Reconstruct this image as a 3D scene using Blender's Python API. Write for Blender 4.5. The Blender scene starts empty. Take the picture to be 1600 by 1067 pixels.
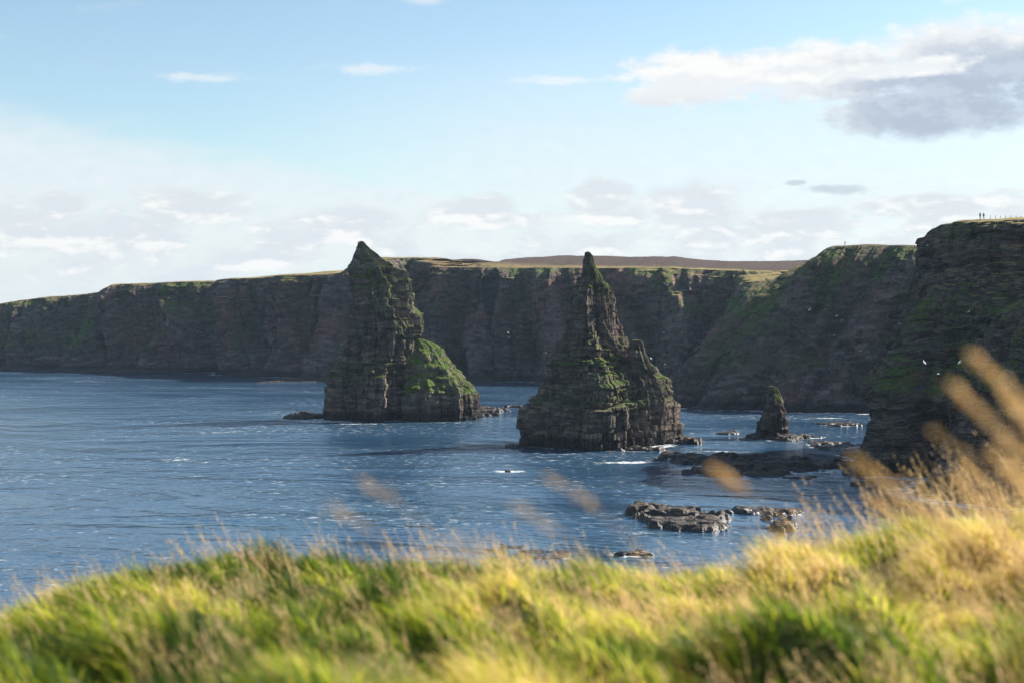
import bpy, math, random
import numpy as np
from mathutils import Vector
random.seed(7); RNG = np.random.default_rng(11)
S = bpy.context.scene
COL = S.collection
R = math.radians

# ------------------------------------------------------------ camera frame
F = 2222.0; H = 38.0; PITCH = math.atan(43.5/F)
def W(px, py, d):
    """world point seen at photo position (px,py) at distance d along +Y"""
    u = (px-800)/F; v = (533.5-py)/F
    dy = math.cos(PITCH)+v*math.sin(PITCH); dz = -math.sin(PITCH)+v*math.cos(PITCH)
    k = d/dy
    return (u*k, d, H+dz*k)
def depth(py):            # distance of the water surface seen at row py
    v = (533.5-py)/F
    dy = math.cos(PITCH)+v*math.sin(PITCH); dz = -math.sin(PITCH)+v*math.cos(PITCH)
    return -H*dy/dz
SUN_AZ, SUN_EL = 66.0, 34.0     # degrees right of the view direction, above the horizon
SUN_V = Vector((math.sin(R(SUN_AZ))*math.cos(R(SUN_EL)), math.cos(R(SUN_AZ))*math.cos(R(SUN_EL)), math.sin(R(SUN_EL))))

# ------------------------------------------------------------ numpy noise
def _h(i, j, k, seed):
    n = (i.astype(np.int64)*374761393 + j.astype(np.int64)*668265263 + k.astype(np.int64)*2147483647 + seed*1274126177) & 0xffffffff
    n = ((n ^ (n >> 13))*1274126177) & 0xffffffff
    n = ((n ^ (n >> 16))*2246822519) & 0xffffffff
    return ((n ^ (n >> 15)) & 0xffffff)/float(0xffffff)
def vn(x, y, z, seed=0):
    x, y, z = np.broadcast_arrays(np.asarray(x, float), np.asarray(y, float), np.asarray(z, float))
    i, j, k = np.floor(x), np.floor(y), np.floor(z)
    fx, fy, fz = x-i, y-j, z-k
    fx, fy, fz = [t*t*t*(t*(t*6-15)+10) for t in (fx, fy, fz)]
    def c(a, b, e): return _h(i+a, j+b, k+e, seed)
    a = c(0,0,0)*(1-fx)+c(1,0,0)*fx; b = c(0,1,0)*(1-fx)+c(1,1,0)*fx
    d = c(0,0,1)*(1-fx)+c(1,0,1)*fx; e = c(0,1,1)*(1-fx)+c(1,1,1)*fx
    return ((a*(1-fy)+b*fy)*(1-fz)+(d*(1-fy)+e*fy)*fz)*2-1
def fbm(x, y, z, seed=0, o=4, g=.5):
    s = 0; a = 1; t = 0
    for q in range(o):
        s = s+a*vn(np.asarray(x)*2**q, np.asarray(y)*2**q, np.asarray(z)*2**q, seed+q*17); t += a; a *= g
    return s/t*1.5
def hsh(i, j, seed): return _h(np.asarray(i), np.asarray(j), np.asarray(i)*0, seed)
def sst(a, b, x):
    t = np.clip((x-a)/(b-a), 0, 1); return t*t*(3-2*t)

def layers(z, seed, lo=.9, hi=2.6, top=90):
    """irregular beds of rock: index, position inside the bed"""
    r = np.random.default_rng(seed); e = [-12.0]
    while e[-1] < top: e.append(e[-1]+r.uniform(lo, hi)*(1.6 if r.random() < .15 else 1))
    e = np.array(e); i = np.clip(np.searchsorted(e, z, side='right')-1, 0, len(e)-2)
    return i, (z-e[i])/(e[i+1]-e[i])

# ------------------------------------------------------------ mesh + object helpers
def mesh(name, V, Q, smooth=False):
    """V (n,3); Q list of faces arrays, each (m,k)"""
    V = np.asarray(V, float); me = bpy.data.meshes.new(name)
    if not isinstance(Q, list): Q = [Q]
    me.vertices.add(len(V)); me.vertices.foreach_set('co', V.ravel())
    n = sum(q.size for q in Q); m = sum(len(q) for q in Q)
    me.loops.add(n); me.polygons.add(m)
    me.loops.foreach_set('vertex_index', np.concatenate([q.ravel() for q in Q]).astype(np.int32))
    st = []; o = 0
    for q in Q:
        st.append(o+np.arange(len(q))*q.shape[1]); o += q.size
    me.polygons.foreach_set('loop_start', np.concatenate(st).astype(np.int32))
    me.update(calc_edges=True); me.validate()
    me.polygons.foreach_set('use_smooth', np.full(len(me.polygons), smooth)); me.update()
    return me
def grid_faces(nu, nv, wrap=False, off=0):
    a = np.arange(nu if wrap else nu-1); b = np.arange(nv-1)
    A, B = np.meshgrid(a, b, indexing='ij'); A2 = (A+1) % nu
    return np.stack([A*nv+B, A2*nv+B, A2*nv+B+1, A*nv+B+1], -1).reshape(-1, 4)+off
def obj(name, me, mat=None, parent=None, **kw):
    o = bpy.data.objects.new(name, me); COL.objects.link(o)
    if mat and me is not None and not me.materials: me.materials.append(mat)
    if parent: o.parent = parent
    for k, v in kw.items(): o[k] = v
    return o
def empty(name, loc, **kw):
    o = obj(name, None, **kw); o.location = loc; o.empty_display_size = 1; return o

# ------------------------------------------------------------ node expression helper
class N:
    def __init__(s, nt): s.nt = nt
    def node(s, t, **kw):
        n = s.nt.nodes.new(t)
        for k, v in kw.items(): setattr(n, k, v)
        return n
    def put(s, sock, v):
        if isinstance(v, X): v = v.s
        if hasattr(v, 'is_output'): s.nt.links.new(v, sock)
        elif v is not None:
            if sock.type == 'RGBA' and len(v) == 3: v = (*v, 1)
            sock.default_value = v
    def m(s, op, *a, clamp=False):
        n = s.node('ShaderNodeMath', operation=op); n.use_clamp = clamp
        for i, v in enumerate(a): s.put(n.inputs[i], v)
        return X(s, n.outputs[0])
    def ss(s, a, b, x):      # smoothstep
        n = s.node('ShaderNodeMapRange', interpolation_type='SMOOTHSTEP')
        s.put(n.inputs[0], x); s.put(n.inputs[1], a); s.put(n.inputs[2], b); return X(s, n.outputs[0])
    def lin(s, a, b, c, d, x):
        n = s.node('ShaderNodeMapRange')
        for i, v in enumerate((x, a, b, c, d)): s.put(n.inputs[i], v)
        return X(s, n.outputs[0])
    def mix(s, f, a, b, mode='MIX'):
        n = s.node('ShaderNodeMix', data_type='RGBA', blend_type=mode)
        s.put(n.inputs[0], f); s.put(n.inputs[6], a); s.put(n.inputs[7], b); return X(s, n.outputs[2])
    def noise(s, v, scale, detail=4, rough=.5, lac=2, dist=0):
        n = s.node('ShaderNodeTexNoise'); s.put(n.inputs['Vector'], v)
        for k, q in (('Scale', scale), ('Detail', detail), ('Roughness', rough), ('Lacunarity', lac), ('Distortion', dist)): s.put(n.inputs[k], q)
        return X(s, n.outputs[0])
    def vec(s, x, y, z):
        n = s.node('ShaderNodeCombineXYZ')
        for i, v in enumerate((x, y, z)): s.put(n.inputs[i], v)
        return X(s, n.outputs[0])
    def xyz(s, v):
        n = s.node('ShaderNodeSeparateXYZ'); s.put(n.inputs[0], v); return [X(s, o) for o in n.outputs]
    def scl(s, v, sc, loc=(0, 0, 0)):
        n = s.node('ShaderNodeMapping'); s.put(n.inputs[0], v); n.inputs['Scale'].default_value = sc; n.inputs['Location'].default_value = loc
        return X(s, n.outputs[0])
    def bump(s, h, strength, dist, nrm=None):
        n = s.node('ShaderNodeBump'); s.put(n.inputs['Strength'], strength); s.put(n.inputs['Distance'], dist); s.put(n.inputs['Height'], h)
        if nrm is not None: s.put(n.inputs['Normal'], nrm)
        return X(s, n.outputs[0])
class X:
    def __init__(s, g, k): s.g = g; s.s = k
    def __add__(s, o): return s.g.m('ADD', s, o)
    __radd__ = __add__
    def __sub__(s, o): return s.g.m('SUBTRACT', s, o)
    def __rsub__(s, o): return s.g.m('SUBTRACT', o, s)
    def __mul__(s, o): return s.g.m('MULTIPLY', s, o)
    __rmul__ = __mul__
    def __truediv__(s, o): return s.g.m('DIVIDE', s, o)
    def max(s, o): return s.g.m('MAXIMUM', s, o)
    def min(s, o): return s.g.m('MINIMUM', s, o)
    def clamp(s): return s.g.m('ADD', s, 0.0, clamp=True)
def new_mat(name):
    m = bpy.data.materials.new(name); m.use_nodes = True; m.node_tree.nodes.clear()
    g = N(m.node_tree); out = g.node('ShaderNodeOutputMaterial'); return m, g, out
def principled(g, out, col, rough=.9, normal=None, spec=.3, **kw):
    p = g.node('ShaderNodeBsdfPrincipled')
    g.put(p.inputs['Base Color'], col); g.put(p.inputs['Roughness'], rough); g.put(p.inputs['Specular IOR Level'], spec)
    if normal is not None: g.put(p.inputs['Normal'], normal)
    for k, v in kw.items(): g.put(p.inputs[k], v)
    if out is not None: g.nt.links.new(p.outputs[0], out.inputs[0])
    return p

# ------------------------------------------------------------ rock materials
def rock_mat(name, sc=1.0, bed=0.0, far=0.0, zf=1.0, blk=1.0, patchy=.6, grass=.5, face_green=.0, green_lo=.46, green_hi=.7, lum=1.0, red=.5, lichen=0.0, side=0.0, moor=False, grass_z=7.0,
             gcol=((.055,.11,.016), (.12,.17,.03), (.20,.20,.06))):
    m, g, out = new_mat(name)
    geo = g.node('ShaderNodeNewGeometry'); P = X(g, geo.outputs['Position']); Nn = X(g, geo.outputs['True Normal'])
    x, y, z = g.xyz(P); nx, ny, nz = g.xyz(Nn)
    warp = g.noise(P, .06/sc, 3)
    zz = z + warp*6*sc
    big = g.noise(P, .035/sc, 4, .55)
    strata = g.noise(g.vec(x*.05, y*.05, zz*.9*zf/sc), 1.0, 4, .6)
    fine = g.noise(g.vec(x*.25/sc, y*.25/sc, zz*2.6*zf/sc), 1.0, 3, .6)
    crack = g.noise(g.vec(x*1.0/sc, y*1.0/sc, z*.1/sc), 1.0, 4, .62)
    grain = g.noise(P, 1.6/sc, 5, .65)
    L = lum
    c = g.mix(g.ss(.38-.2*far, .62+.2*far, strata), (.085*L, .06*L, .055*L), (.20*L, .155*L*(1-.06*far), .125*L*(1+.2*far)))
    c = g.mix(g.ss(.48, .64, big)*red, c, (.20*L, .095*L, .095*L))
    c = g.mix(g.ss(.45, .3, big)*.6, c, (.15*L, .15*L, .13*L))
    c = g.mix(g.ss(.40, .25, fine)*.6, c, (.03*L, .025*L, .022*L))
    c = g.mix(g.ss(.42, .30, crack)*.85, c, (.022*L, .018*L, .016*L))
    c = g.mix(g.ss(.40, .75, grain)*.5, c, (.27*L, .22*L, .17*L))
    vs = g.noise(g.vec(x*.11/sc, y*.11/sc, z*.018/sc), 1.0, 5, .62)
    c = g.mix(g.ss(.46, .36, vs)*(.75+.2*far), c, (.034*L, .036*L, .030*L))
    c = g.mix(g.ss(.56, .68, vs)*.5, c, (.24*L, .205*L, .195*L))
    if bed:
        c = g.mix(g.ss(.54, .44, fine)*bed*.8, c, (.045*L, .038*L, .034*L)); c = g.mix(g.ss(.60, .70, fine)*bed*.6, c, (.30*L, .26*L, .22*L))
    # jointed blocks
    def vor(feat):
        v = g.node('ShaderNodeTexVoronoi', feature=feat); g.put(v.inputs['Vector'], g.vec(x*.30/blk+warp*2, y*.30/blk, zz*.95/blk+(grain-.5)*.5)); v.inputs['Scale'].default_value = 1.0
        if feat == 'F1': v.distance = 'CHEBYCHEV'
        v.inputs['Randomness'].default_value = .85; return v
    bc_ = g.xyz(vor('F1').outputs['Color'])[0]; be = X(g, vor('DISTANCE_TO_EDGE').outputs['Distance'])
    c = g.mix(.8, c, g.mix(bc_, (.45, .43, .42), (1.65, 1.6, 1.5)), 'MULTIPLY')
    joint = g.ss(.06, .01, be+(grain-.5)*.30)
    c = g.mix(joint*.35, c, (.012, .010, .009))
    # white droppings on ledges
    gu = g.noise(g.vec(x*.35, y*.35, zz*.5), 1.0, 3, .7)
    c = g.mix(g.ss(.70, .76, gu)*g.ss(.5, .6, g.noise(P, .02, 2))*.5*g.ss(4, 8, z), c, (.5, .48, .43))
    if lichen:
        li = g.noise(P, .09, 5, .65)
        c = g.mix(g.ss(.52, .64, li)*g.ss(.45, .6, grain)*lichen*g.ss(12, 20, z)*g.ss(45, 34, z), c, (.30, .14, .035))
    # green growth on steep ground
    gn = g.noise(P, .055/sc, 5, .6); gf = g.noise(P, .5/sc, 5, .7)
    if face_green:
        gy = X(g, g.node('ShaderNodeAttribute', attribute_name='gully').outputs['Fac'])
        fg = g.ss(.52, .66, gn*.9+(gf-.5)*.4+nz*.12+(gy-.35)*.8+.08)*face_green*g.ss(4, 16, z)
        c = g.mix(fg, c, g.mix(gf, (.022, .042, .012), (.055, .080, .024)))
    gm = g.ss(green_lo, green_hi, nz+(gf-.5)*.55+(gn-.5)*patchy+nx*side+(g.ss(40, 47, z)*g.ss(-.5, .3, nx)*.34 if side else 0.0))*grass*g.ss(grass_z, grass_z+5, z+(gn-.5)*10)
    gc = g.mix(g.ss(.35, .65, gf), gcol[0], gcol[1])
    gc = g.mix(g.ss(.55, .72, g.noise(P, .22/sc, 4, .6))*.6, gc, gcol[2])
    if moor:
        inl = g.ss(.80, .93, nz)*g.ss(30, 45, z)
        mc = g.mix(g.ss(.42, .58, g.noise(g.vec(x*.4, y, z), .012, 5, .6)), (.34, .27, .09), (.24, .17, .07))
        mc = g.mix(g.ss(77, 84, z+x*.06+g.noise(P, .008, 4)*14), mc, (.085, .052, .036))
        gm = gm.max(inl); gc = g.mix(inl, gc, mc)
    c = g.mix(gm, c, gc)
    # tide-wetted foot
    wet = g.ss(4.6, 2.2, z+(gf-.5)*3)
    c = g.mix(wet*.88, c, (.018, .015, .012))
    h = strata*.35+fine*(.3+bed*.5)+crack*1.7+grain*1.0+vs*1.6-joint*.3+bc_*.6
    b = g.bump(h, .9, .9*sc); b = g.bump(gf*gm, .8, .8*sc, b)
    rough = g.lin(0, 1, .92, .55, wet)
    principled(g, out, c, rough, b, .25)
    return m

# ------------------------------------------------------------ stacks: blocky bodies from profiles
def stack_mesh(name, d, rows, poly, depth_rows, seed, nth=900, dz=.2, block=1.0, lay=(1.2, 3.3), z0=-2.0, y_off=None, rough=1.0, green=None):
    """rows: (py, left px, right px) outline at distance d;  poly: unit cross section; depth_rows: (z, half depth)"""
    zs, lx, rx = [], [], []
    for py, l, r in rows:
        zs.append(W(800, py, d)[2]); lx.append(W(l, py, d)[0]); rx.append(W(r, py, d)[0])
    zs, lx, rx = np.array(zs[::-1]), np.array(lx[::-1]), np.array(rx[::-1])
    ztop = zs[-1]; n = int((ztop-z0)/dz)
    Z = np.linspace(z0, ztop, n)
    th = np.linspace(0, 2*np.pi, nth, endpoint=False)
    # unit polygon radius along each direction
    pc = np.array(poly); pn = np.roll(pc, -1, 0); rr = np.full(nth, 9.0)
    D = np.stack([np.cos(th), np.sin(th)], 1)
    for p, q in zip(pc, pn):
        e = q-p; den = D[:, 0]*e[1]-D[:, 1]*e[0]
        with np.errstate(all='ignore'):
            t = (p[0]*e[1]-p[1]*e[0])/den; s = (p[0]*D[:, 1]-p[1]*D[:, 0])/den
        ok = (t > 0) & (s >= -1e-6) & (s <= 1+1e-6); rr = np.where(ok, np.minimum(rr, t), rr)
    ux, uy = rr*np.cos(th), rr*np.sin(th)
    TH, ZZ = np.meshgrid(th, Z, indexing='ij')
    # each bed keeps its outline and steps back at its top: ledges, differing from side to side
    zq = ZZ+fbm(np.cos(TH)*1.6, np.sin(TH)*1.6, ZZ/30, seed+71, 3)*3.0
    def snap(z_, sd, lo, hi):
        e = [-12.0]; r_ = np.random.default_rng(sd)
        while e[-1] < 95: e.append(e[-1]+r_.uniform(lo, hi))
        e = np.array(e); i_ = np.clip(np.searchsorted(e, z_, side='right')-1, 0, len(e)-2); f_ = (z_-e[i_])/(e[i_+1]-e[i_])
        return e[i_]+(e[i_+1]-e[i_])*(f_*.22+.78*sst(.70, 1, f_))-z_
    st = snap(zq, seed+72, 2.2, 5.2)*.8+snap(zq, seed+73, 1.0, 2.2)*.5
    if green is not None: st = st*.35
    st = st*sst(ztop, ztop-14, ZZ)
    Ze = np.clip(ZZ+st, z0, ztop)
    Lx, Rx = np.interp(Ze, zs, lx), np.interp(Ze, zs, rx)
    a = (Rx-Lx)/2; cx = (Lx+Rx)/2
    dr = np.array(depth_rows); b = np.interp(Ze, dr[:, 0], dr[:, 1]); cy = d+0*a
    X0 = ux[:, None]*a; Y0 = uy[:, None]*b
    px_, py_ = X0+cx, Y0+cy
    rad = np.hypot(X0, Y0)+1e-6; nx_, ny_ = X0/rad, Y0/rad
    zw = ZZ+fbm(px_/14, py_/14, 0, seed+5, 2)*1.4+fbm(px_/4, py_/4, ZZ/9, seed+6, 2)*.5
    li, lf = layers(zw, seed, *lay)
    arc = TH*np.maximum(8, (np.mean(np.sqrt(np.maximum(a*b, 1)), 0)).round())[None]        # running length round the body
    amp = np.clip(rad/6.5, .3, 1)*rough
    disp = (hsh(li, np.floor(arc/11+3*hsh(li, li*0, 5)), seed+1)-.5)*.9*block                       # whole bed steps in or out
    for wdt, am, sd in ((5.2, 2.6, 2), (2.3, 1.5, 3), (1.1, .6, 4)):
        off = hsh(li if wdt < 5 else li//4, li*0, seed+sd)*wdt
        bi = np.floor((arc+off)/wdt); bf = (arc+off)/wdt-bi
        disp += (hsh(bi, li if wdt < 5 else li//4, seed+sd*7)-.5)*am*block
        disp -= np.exp(-(np.minimum(bf, 1-bf)*wdt/.14)**2)*.3*block   # joint
    disp -= np.exp(-(np.minimum(lf, 1-lf)*2/.16)**2)*.12*block          # bedding crack
    fl = fbm(px_/9, py_/9, ZZ/26, seed+9, 3)*1.7
    gul = -np.abs(fbm(arc/7+ZZ*.01, 3.1, ZZ/45, seed+12, 2))*3.2+1.0
    disp = disp+.4+fl+gul+fbm(px_/1.1, py_/1.1, ZZ/1.1, seed+15, 3)*.2
    if green is not None:       # smoother where turf covers the slope
        k = green(px_, py_, ZZ); disp = disp*(1-.8*k)+k*fbm(px_/2.6, py_/2.6, ZZ/2.6, seed+44, 4)*.8
    disp = disp*amp
    rn = np.maximum(rad+disp, .15)
    V = np.stack([cx+nx_*rn, cy+ny_*rn, ZZ+fbm(px_/3, py_/3, ZZ/3, seed+21, 2)*.35*amp], -1)
    nv = len(Z); Vf = V.reshape(-1, 3)
    cap = np.array([[cx[0, -1], cy[0, -1], ztop+.25]])
    i = np.arange(nth); tri = np.stack([i*nv+nv-1, ((i+1) % nth)*nv+nv-1, np.full(nth, len(Vf))], 1)
    return mesh(name, np.vstack([Vf, cap]), [grid_faces(nth, nv, True), tri])

FOOT = []      # (x, y, rx, ry) footprints used for foam

stack_rock = rock_mat('stack_sandstone', sc=.55, grass=1, side=.3, green_lo=.50, green_hi=.72, lum=1.12, bed=.35, zf=.5, red=.35, grass_z=9,
                      gcol=((.05, .085, .016), (.12, .165, .03), (.19, .19, .06)))
flank_rock = rock_mat('stack_turf_slope', sc=.55, grass=1, green_lo=.30, green_hi=.50, lum=1.1, bed=.3, zf=.5, red=.3, grass_z=5,
                      gcol=((.055, .10, .016), (.14, .20, .028), (.22, .22, .055)))
def zx1(a, b): return 430+a*.2998, 360+b*.2998
def zx2(a, b): return 770+a*.328, 380+b*.328
def rows(fn, lst): return [(fn(0, y)[1], fn(l, 0)[0], fn(r, 0)[0]) for y, l, r in lst]

# --- great stack
D1 = 512
s1 = empty('sea_stack', (W(600, 650, D1)[0], D1, 0), label='tallest leaning sea stack with a green grass flank on its right, standing left of centre', category='sea stack')
t1 = rows(zx1, [(60, 440, 456), (80, 434, 474), (120, 430, 512), (150, 425, 538), (175, 415, 560), (205, 407, 598), (250, 405, 640), (300, 407, 680), (340, 409, 688),
                (400, 400, 696), (430, 400, 715), (470, 397, 742), (520, 393, 757), (560, 391, 762), (600, 390, 735), (690, 393, 730), (715, 380, 725), (728, 290, 722),
                (860, 275, 715), (940, 266, 712), (975, 262, 712), (1040, 260, 712)])
P1 = [(-1, .3), (-.92, -.45), (-.2, -.8), (.38, -1), (.95, .1), (1, .55), (.5, .95), (-.6, 1)]
me = stack_mesh('tower', D1, t1, P1, [(-2, 15), (14, 13.5), (18, 11), (30, 10), (40, 8.5), (47, 5), (55, 2), (63, .5)], 101, nth=1000, dz=.18)
o = obj('tower', me, stack_rock, s1); o.matrix_parent_inverse = s1.matrix_world.inverted()
fl1 = rows(zx1, [(568, 720, 775), (580, 700, 822), (600, 690, 858), (640, 680, 885), (670, 680, 905), (720, 680, 945), (760, 680, 985), (800, 680, 1022), (850, 680, 1058),
                 (875, 680, 1066), (930, 680, 1064), (960, 680, 1058), (1040, 680, 1060)])
P1b = [(-1, .4), (-.95, -.8), (-.2, -1), (.55, -.85), (1, -.1), (.7, .8), (-.5, 1)]
def gk(x, y, z): return sst(9, 13, z+fbm(x/6, y/6, 0, 77, 2)*4)
me = stack_mesh('grassy_flank', D1+2, fl1, P1b, [(-2, 13), (9, 12.5), (13, 10.5), (20, 7), (26, 3.6), (29, 1.6), (30, .6)], 131, nth=900, dz=.15, green=gk)
o = obj('grassy_flank', me, flank_rock, s1); o['label'] = 'bright green grass slope'
FOOT += [(W(540, 650, D1)[0], D1, 26, 17), (W(665, 650, D1)[0], D1+2, 19, 15)]

# --- second stack
D2 = 412
s2 = empty('sea_stack', (W(935, 700, D2)[0], D2, 0), label='pyramid shaped sea stack with a thin pillar tip, standing in the sea right of centre', category='sea stack')
t2 = rows(zx2, [(44, 444, 458), (60, 442, 470), (98, 436, 476), (106, 432, 486), (150, 430, 505), (200, 412, 535), (250, 400, 560), (300, 385, 575), (350, 372, 585), (400, 365, 598),
                (450, 358, 612), (500, 345, 622), (545, 330, 650), (575, 310, 690), (588, 262, 735), (620, 250, 770), (660, 235, 800), (700, 230, 828), (745, 226, 850), (762, 180, 868),
                (772, 165, 880), (800, 152, 892), (850, 138, 896), (900, 128, 902), (950, 130, 900), (1040, 130, 900)])
P2 = [(-1, .2), (-.85, -.45), (-.15, -1), (.05, -1), (.97, .35), (1, .6), (.7, .95), (-.5, 1)]
me = stack_mesh('tower', D2, t2, P2, [(-2, 18), (10, 17), (11.6, 14), (20, 12), (24, 8.5), (36, 6), (50, 2.2), (56, .9)], 202, nth=1100, dz=.16, rough=.9)
obj('tower', me, stack_rock, s2)
pn = rows(zx2, [(462, 660, 700), (480, 650, 712), (520, 648, 722), (575, 645, 745), (640, 640, 775), (700, 640, 800), (760, 640, 815)])
me = stack_mesh('pinnacle', D2-2, pn, P1b, [(0, 4), (20, 3.6), (30, 1.4)], 222, nth=300, dz=.15, z0=8, rough=.8)
obj('pinnacle', me, stack_rock, s2)
for o in list(s1.children)+list(s2.children):      # meshes are in world coordinates
    me = o.data; p = o.parent.location
    co = np.empty(len(me.vertices)*3); me.vertices.foreach_get('co', co); co = co.reshape(-1, 3)-np.array(p)
    me.vertices.foreach_set('co', co.ravel()); me.update(); o.matrix_parent_inverse.identity()
FOOT += [(W(938, 700, D2)[0], D2, 24, 19)]

# --- small stack
D3 = 436
zx3 = lambda a, b: (1020+a*.45, 320+b*.45)
t3 = rows(zx3, [(630, 402, 420), (645, 402, 428), (665, 396, 438), (700, 392, 448), (730, 386, 458), (770, 380, 462), (795, 372, 464), (830, 372, 466)])
me = stack_mesh('small_sea_stack', D3, t3, P1b, [(-2, 7.5), (4, 6), (10, 4.4), (16.5, 1.2)], 303, nth=420, dz=.12, rough=.8, lay=(.6, 1.6))
me.transform(__import__('mathutils').Matrix.Translation((-W(1209, 680, D3)[0], -D3, 0)))
o = obj('sea_stack', me, stack_rock, label='small stubby sea stack with a mossy tip near the right hand headland', category='sea stack')
o.location = (W(1209, 680, D3)[0], D3, 0)
FOOT += [(W(1209, 680, D3)[0], D3, 10, 8)]

# ------------------------------------------------------------ skerries: low rock shelves awash
skerry_rock = rock_mat('skerry_rock', sc=.35, grass=0, lum=.75, red=.2)
def skerry_mat():
    m, g, out = new_mat('wet_shelf_rock')
    geo = g.node('ShaderNodeNewGeometry'); P = X(g, geo.outputs['Position']); x, y, z = g.xyz(P)
    n1 = g.noise(P, .5, 5, .65); n2 = g.noise(g.vec(x*.25, y*1.2, z*2), 1, 4, .6)
    c = g.mix(g.ss(.4, .62, n1), (.014, .010, .008), (.052, .034, .022))
    c = g.mix(g.ss(.5, .62, n2)*.7, c, (.12, .08, .05))
    c = g.mix(g.ss(.9, .25, z)*.8, c, (.012, .010, .009))
    principled(g, out, c, g.lin(.2, 1.6, .3, .8, z), g.bump(n1+n2, .8, .35), .5); return m
shelf_rock = skerry_mat()
def skerry(px, py, wpx, ddep, h, seed, label, category='rock', tilt=0, name='sea_rock', res=.28, group='low rock shelves awash in the sea', foam=True):
    d = depth(py); x0 = W(px, py, d)[0]; rx = wpx/F*d/2; ry = ddep/2
    nx = max(30, int(2.6*rx/res)); ny = max(24, int(2.6*ry/res))
    gx, gy = np.meshgrid(np.linspace(-1.3*rx, 1.3*rx, nx), np.linspace(-1.3*ry, 1.3*ry, ny), indexing='ij')
    wx, wy = gx+x0, gy+d
    r = np.hypot(gx/rx, gy/ry)+fbm(wx/(rx*.6+2), wy/(ry*.6+1.5), seed, seed, 4)*.62
    k = sst(1.02, .72, r)
    if rx > 11: k = k*sst(-.30, -.02, fbm(wx/7+seed, wy/3.2, 0, seed+33, 3)+.12)      # channels of water between the slabs
    base = fbm(wx/6, wy/2.6, 0, seed+3, 4)*.75+.5
    t = base*h*k+gx/rx*tilt*k
    t = np.minimum(t, h*(.62+.2*fbm(wx/7, wy/5, 0, seed+12, 2)))
    st = .45; q = np.floor(t/st); f = t/st-q                       # terraces
    z = (q+sst(.55, 1, f))*st*.8+t*.2+fbm(wx/1.2, wy/1.2, 0, seed+8, 3)*.18*k
    z = np.where(k <= 0, -1.2, z-(1-k)*1.2)
    me = mesh(name, np.stack([gx, gy, z], -1).reshape(-1, 3), grid_faces(nx, ny))
    o = obj(name, me, shelf_rock, label=label, category=category, group=group); o.location = (x0, d, 0)
    if foam: FOOT.append((x0, d, rx, ry))
    return o
skerry(482, 652, 70, 18, 2.6, 1, 'dark rock ledge running left from the foot of the tallest stack')
skerry(755, 641, 78, 22, 2.0, 2, 'brown rock ledge running right from the foot of the grassy flank')
skerry(700, 650, 130, 12, 1.8, 12, 'long pale rock ledge below the cliffs of the grassy flank')
skerry(800, 636, 26, 9, 1.8, 3, 'lone flat rock in the channel between the two large stacks')
skerry(802, 699, 24, 9, 1.8, 4, 'small dark rock touching the left foot of the pyramid stack')
skerry(1052, 690, 72, 13, 3.2, 5, 'square dark rock shelf at the right foot of the pyramid stack')
skerry(985, 703, 100, 8, 1.6, 15, 'thin pale rock shelf along the front foot of the pyramid stack')
skerry(1072, 716, 100, 13, 2.0, 6, 'thin brown rock slab between the pyramid stack and the wide shelf')
skerry(1208, 685, 95, 16, 2.2, 7, 'dark rock base spreading round the small stubby stack')
skerry(1135, 677, 40, 8, 1.2, 8, 'small low rock left of the small stubby stack')
skerry(1262, 683, 55, 9, 1.0, 9, 'thin reef trailing right from the small stubby stack')
skerry(1205, 728, 270, 40, 3.0, 10, 'widest dark rock shelf in front of the small stubby stack')
skerry(1120, 738, 95, 16, 2.2, 20, 'brown rounded rock at the left end of the widest shelf')
skerry(1245, 746, 60, 6, .9, 21, 'narrow strip of rock just in front of the widest shelf')
skerry(1298, 696, 80, 22, 1.3, 11, 'pale broken reef between the small stack and the headland')
skerry(1328, 712, 40, 10, 2.0, 23, 'dark rock beside the left foot of the right hand headland')
skerry(1345, 738, 60, 14, 2.4, 24, 'rough dark rock at the front foot of the right hand headland')
skerry(1345, 757, 46, 6, 1.6, 25, 'low rock in front of the right hand headland cave')
skerry(1310, 663, 60, 18, 1.0, 26, 'flat pale reef behind the small stubby stack')
skerry(1085, 816, 230, 40, 2.5, 13, 'nearest jagged dark rock shelf above the grass edge', foam=False)
skerry(1040, 800, 80, 10, 2.2, 27, 'pointed rock at the back left of the nearest jagged shelf', foam=False)
skerry(1190, 802, 120, 12, 1.5, 28, 'flat wet rock at the back right of the nearest jagged shelf', foam=False)
skerry(990, 866, 60, 5, .8, 14, 'little brown rock just above the grass below the jagged shelf')
skerry(790, 868, 190, 26, .42, 16, 'dark reef barely breaking the surface beyond the grass', foam=False)
skerry(795, 737, 20, 3, .6, 17, 'tiny rock with breaking surf left of the pyramid stack')
skerry(1395, 790, 70, 8, 2.0, 18, 'brown boulder just showing over the grass at the right')

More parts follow.
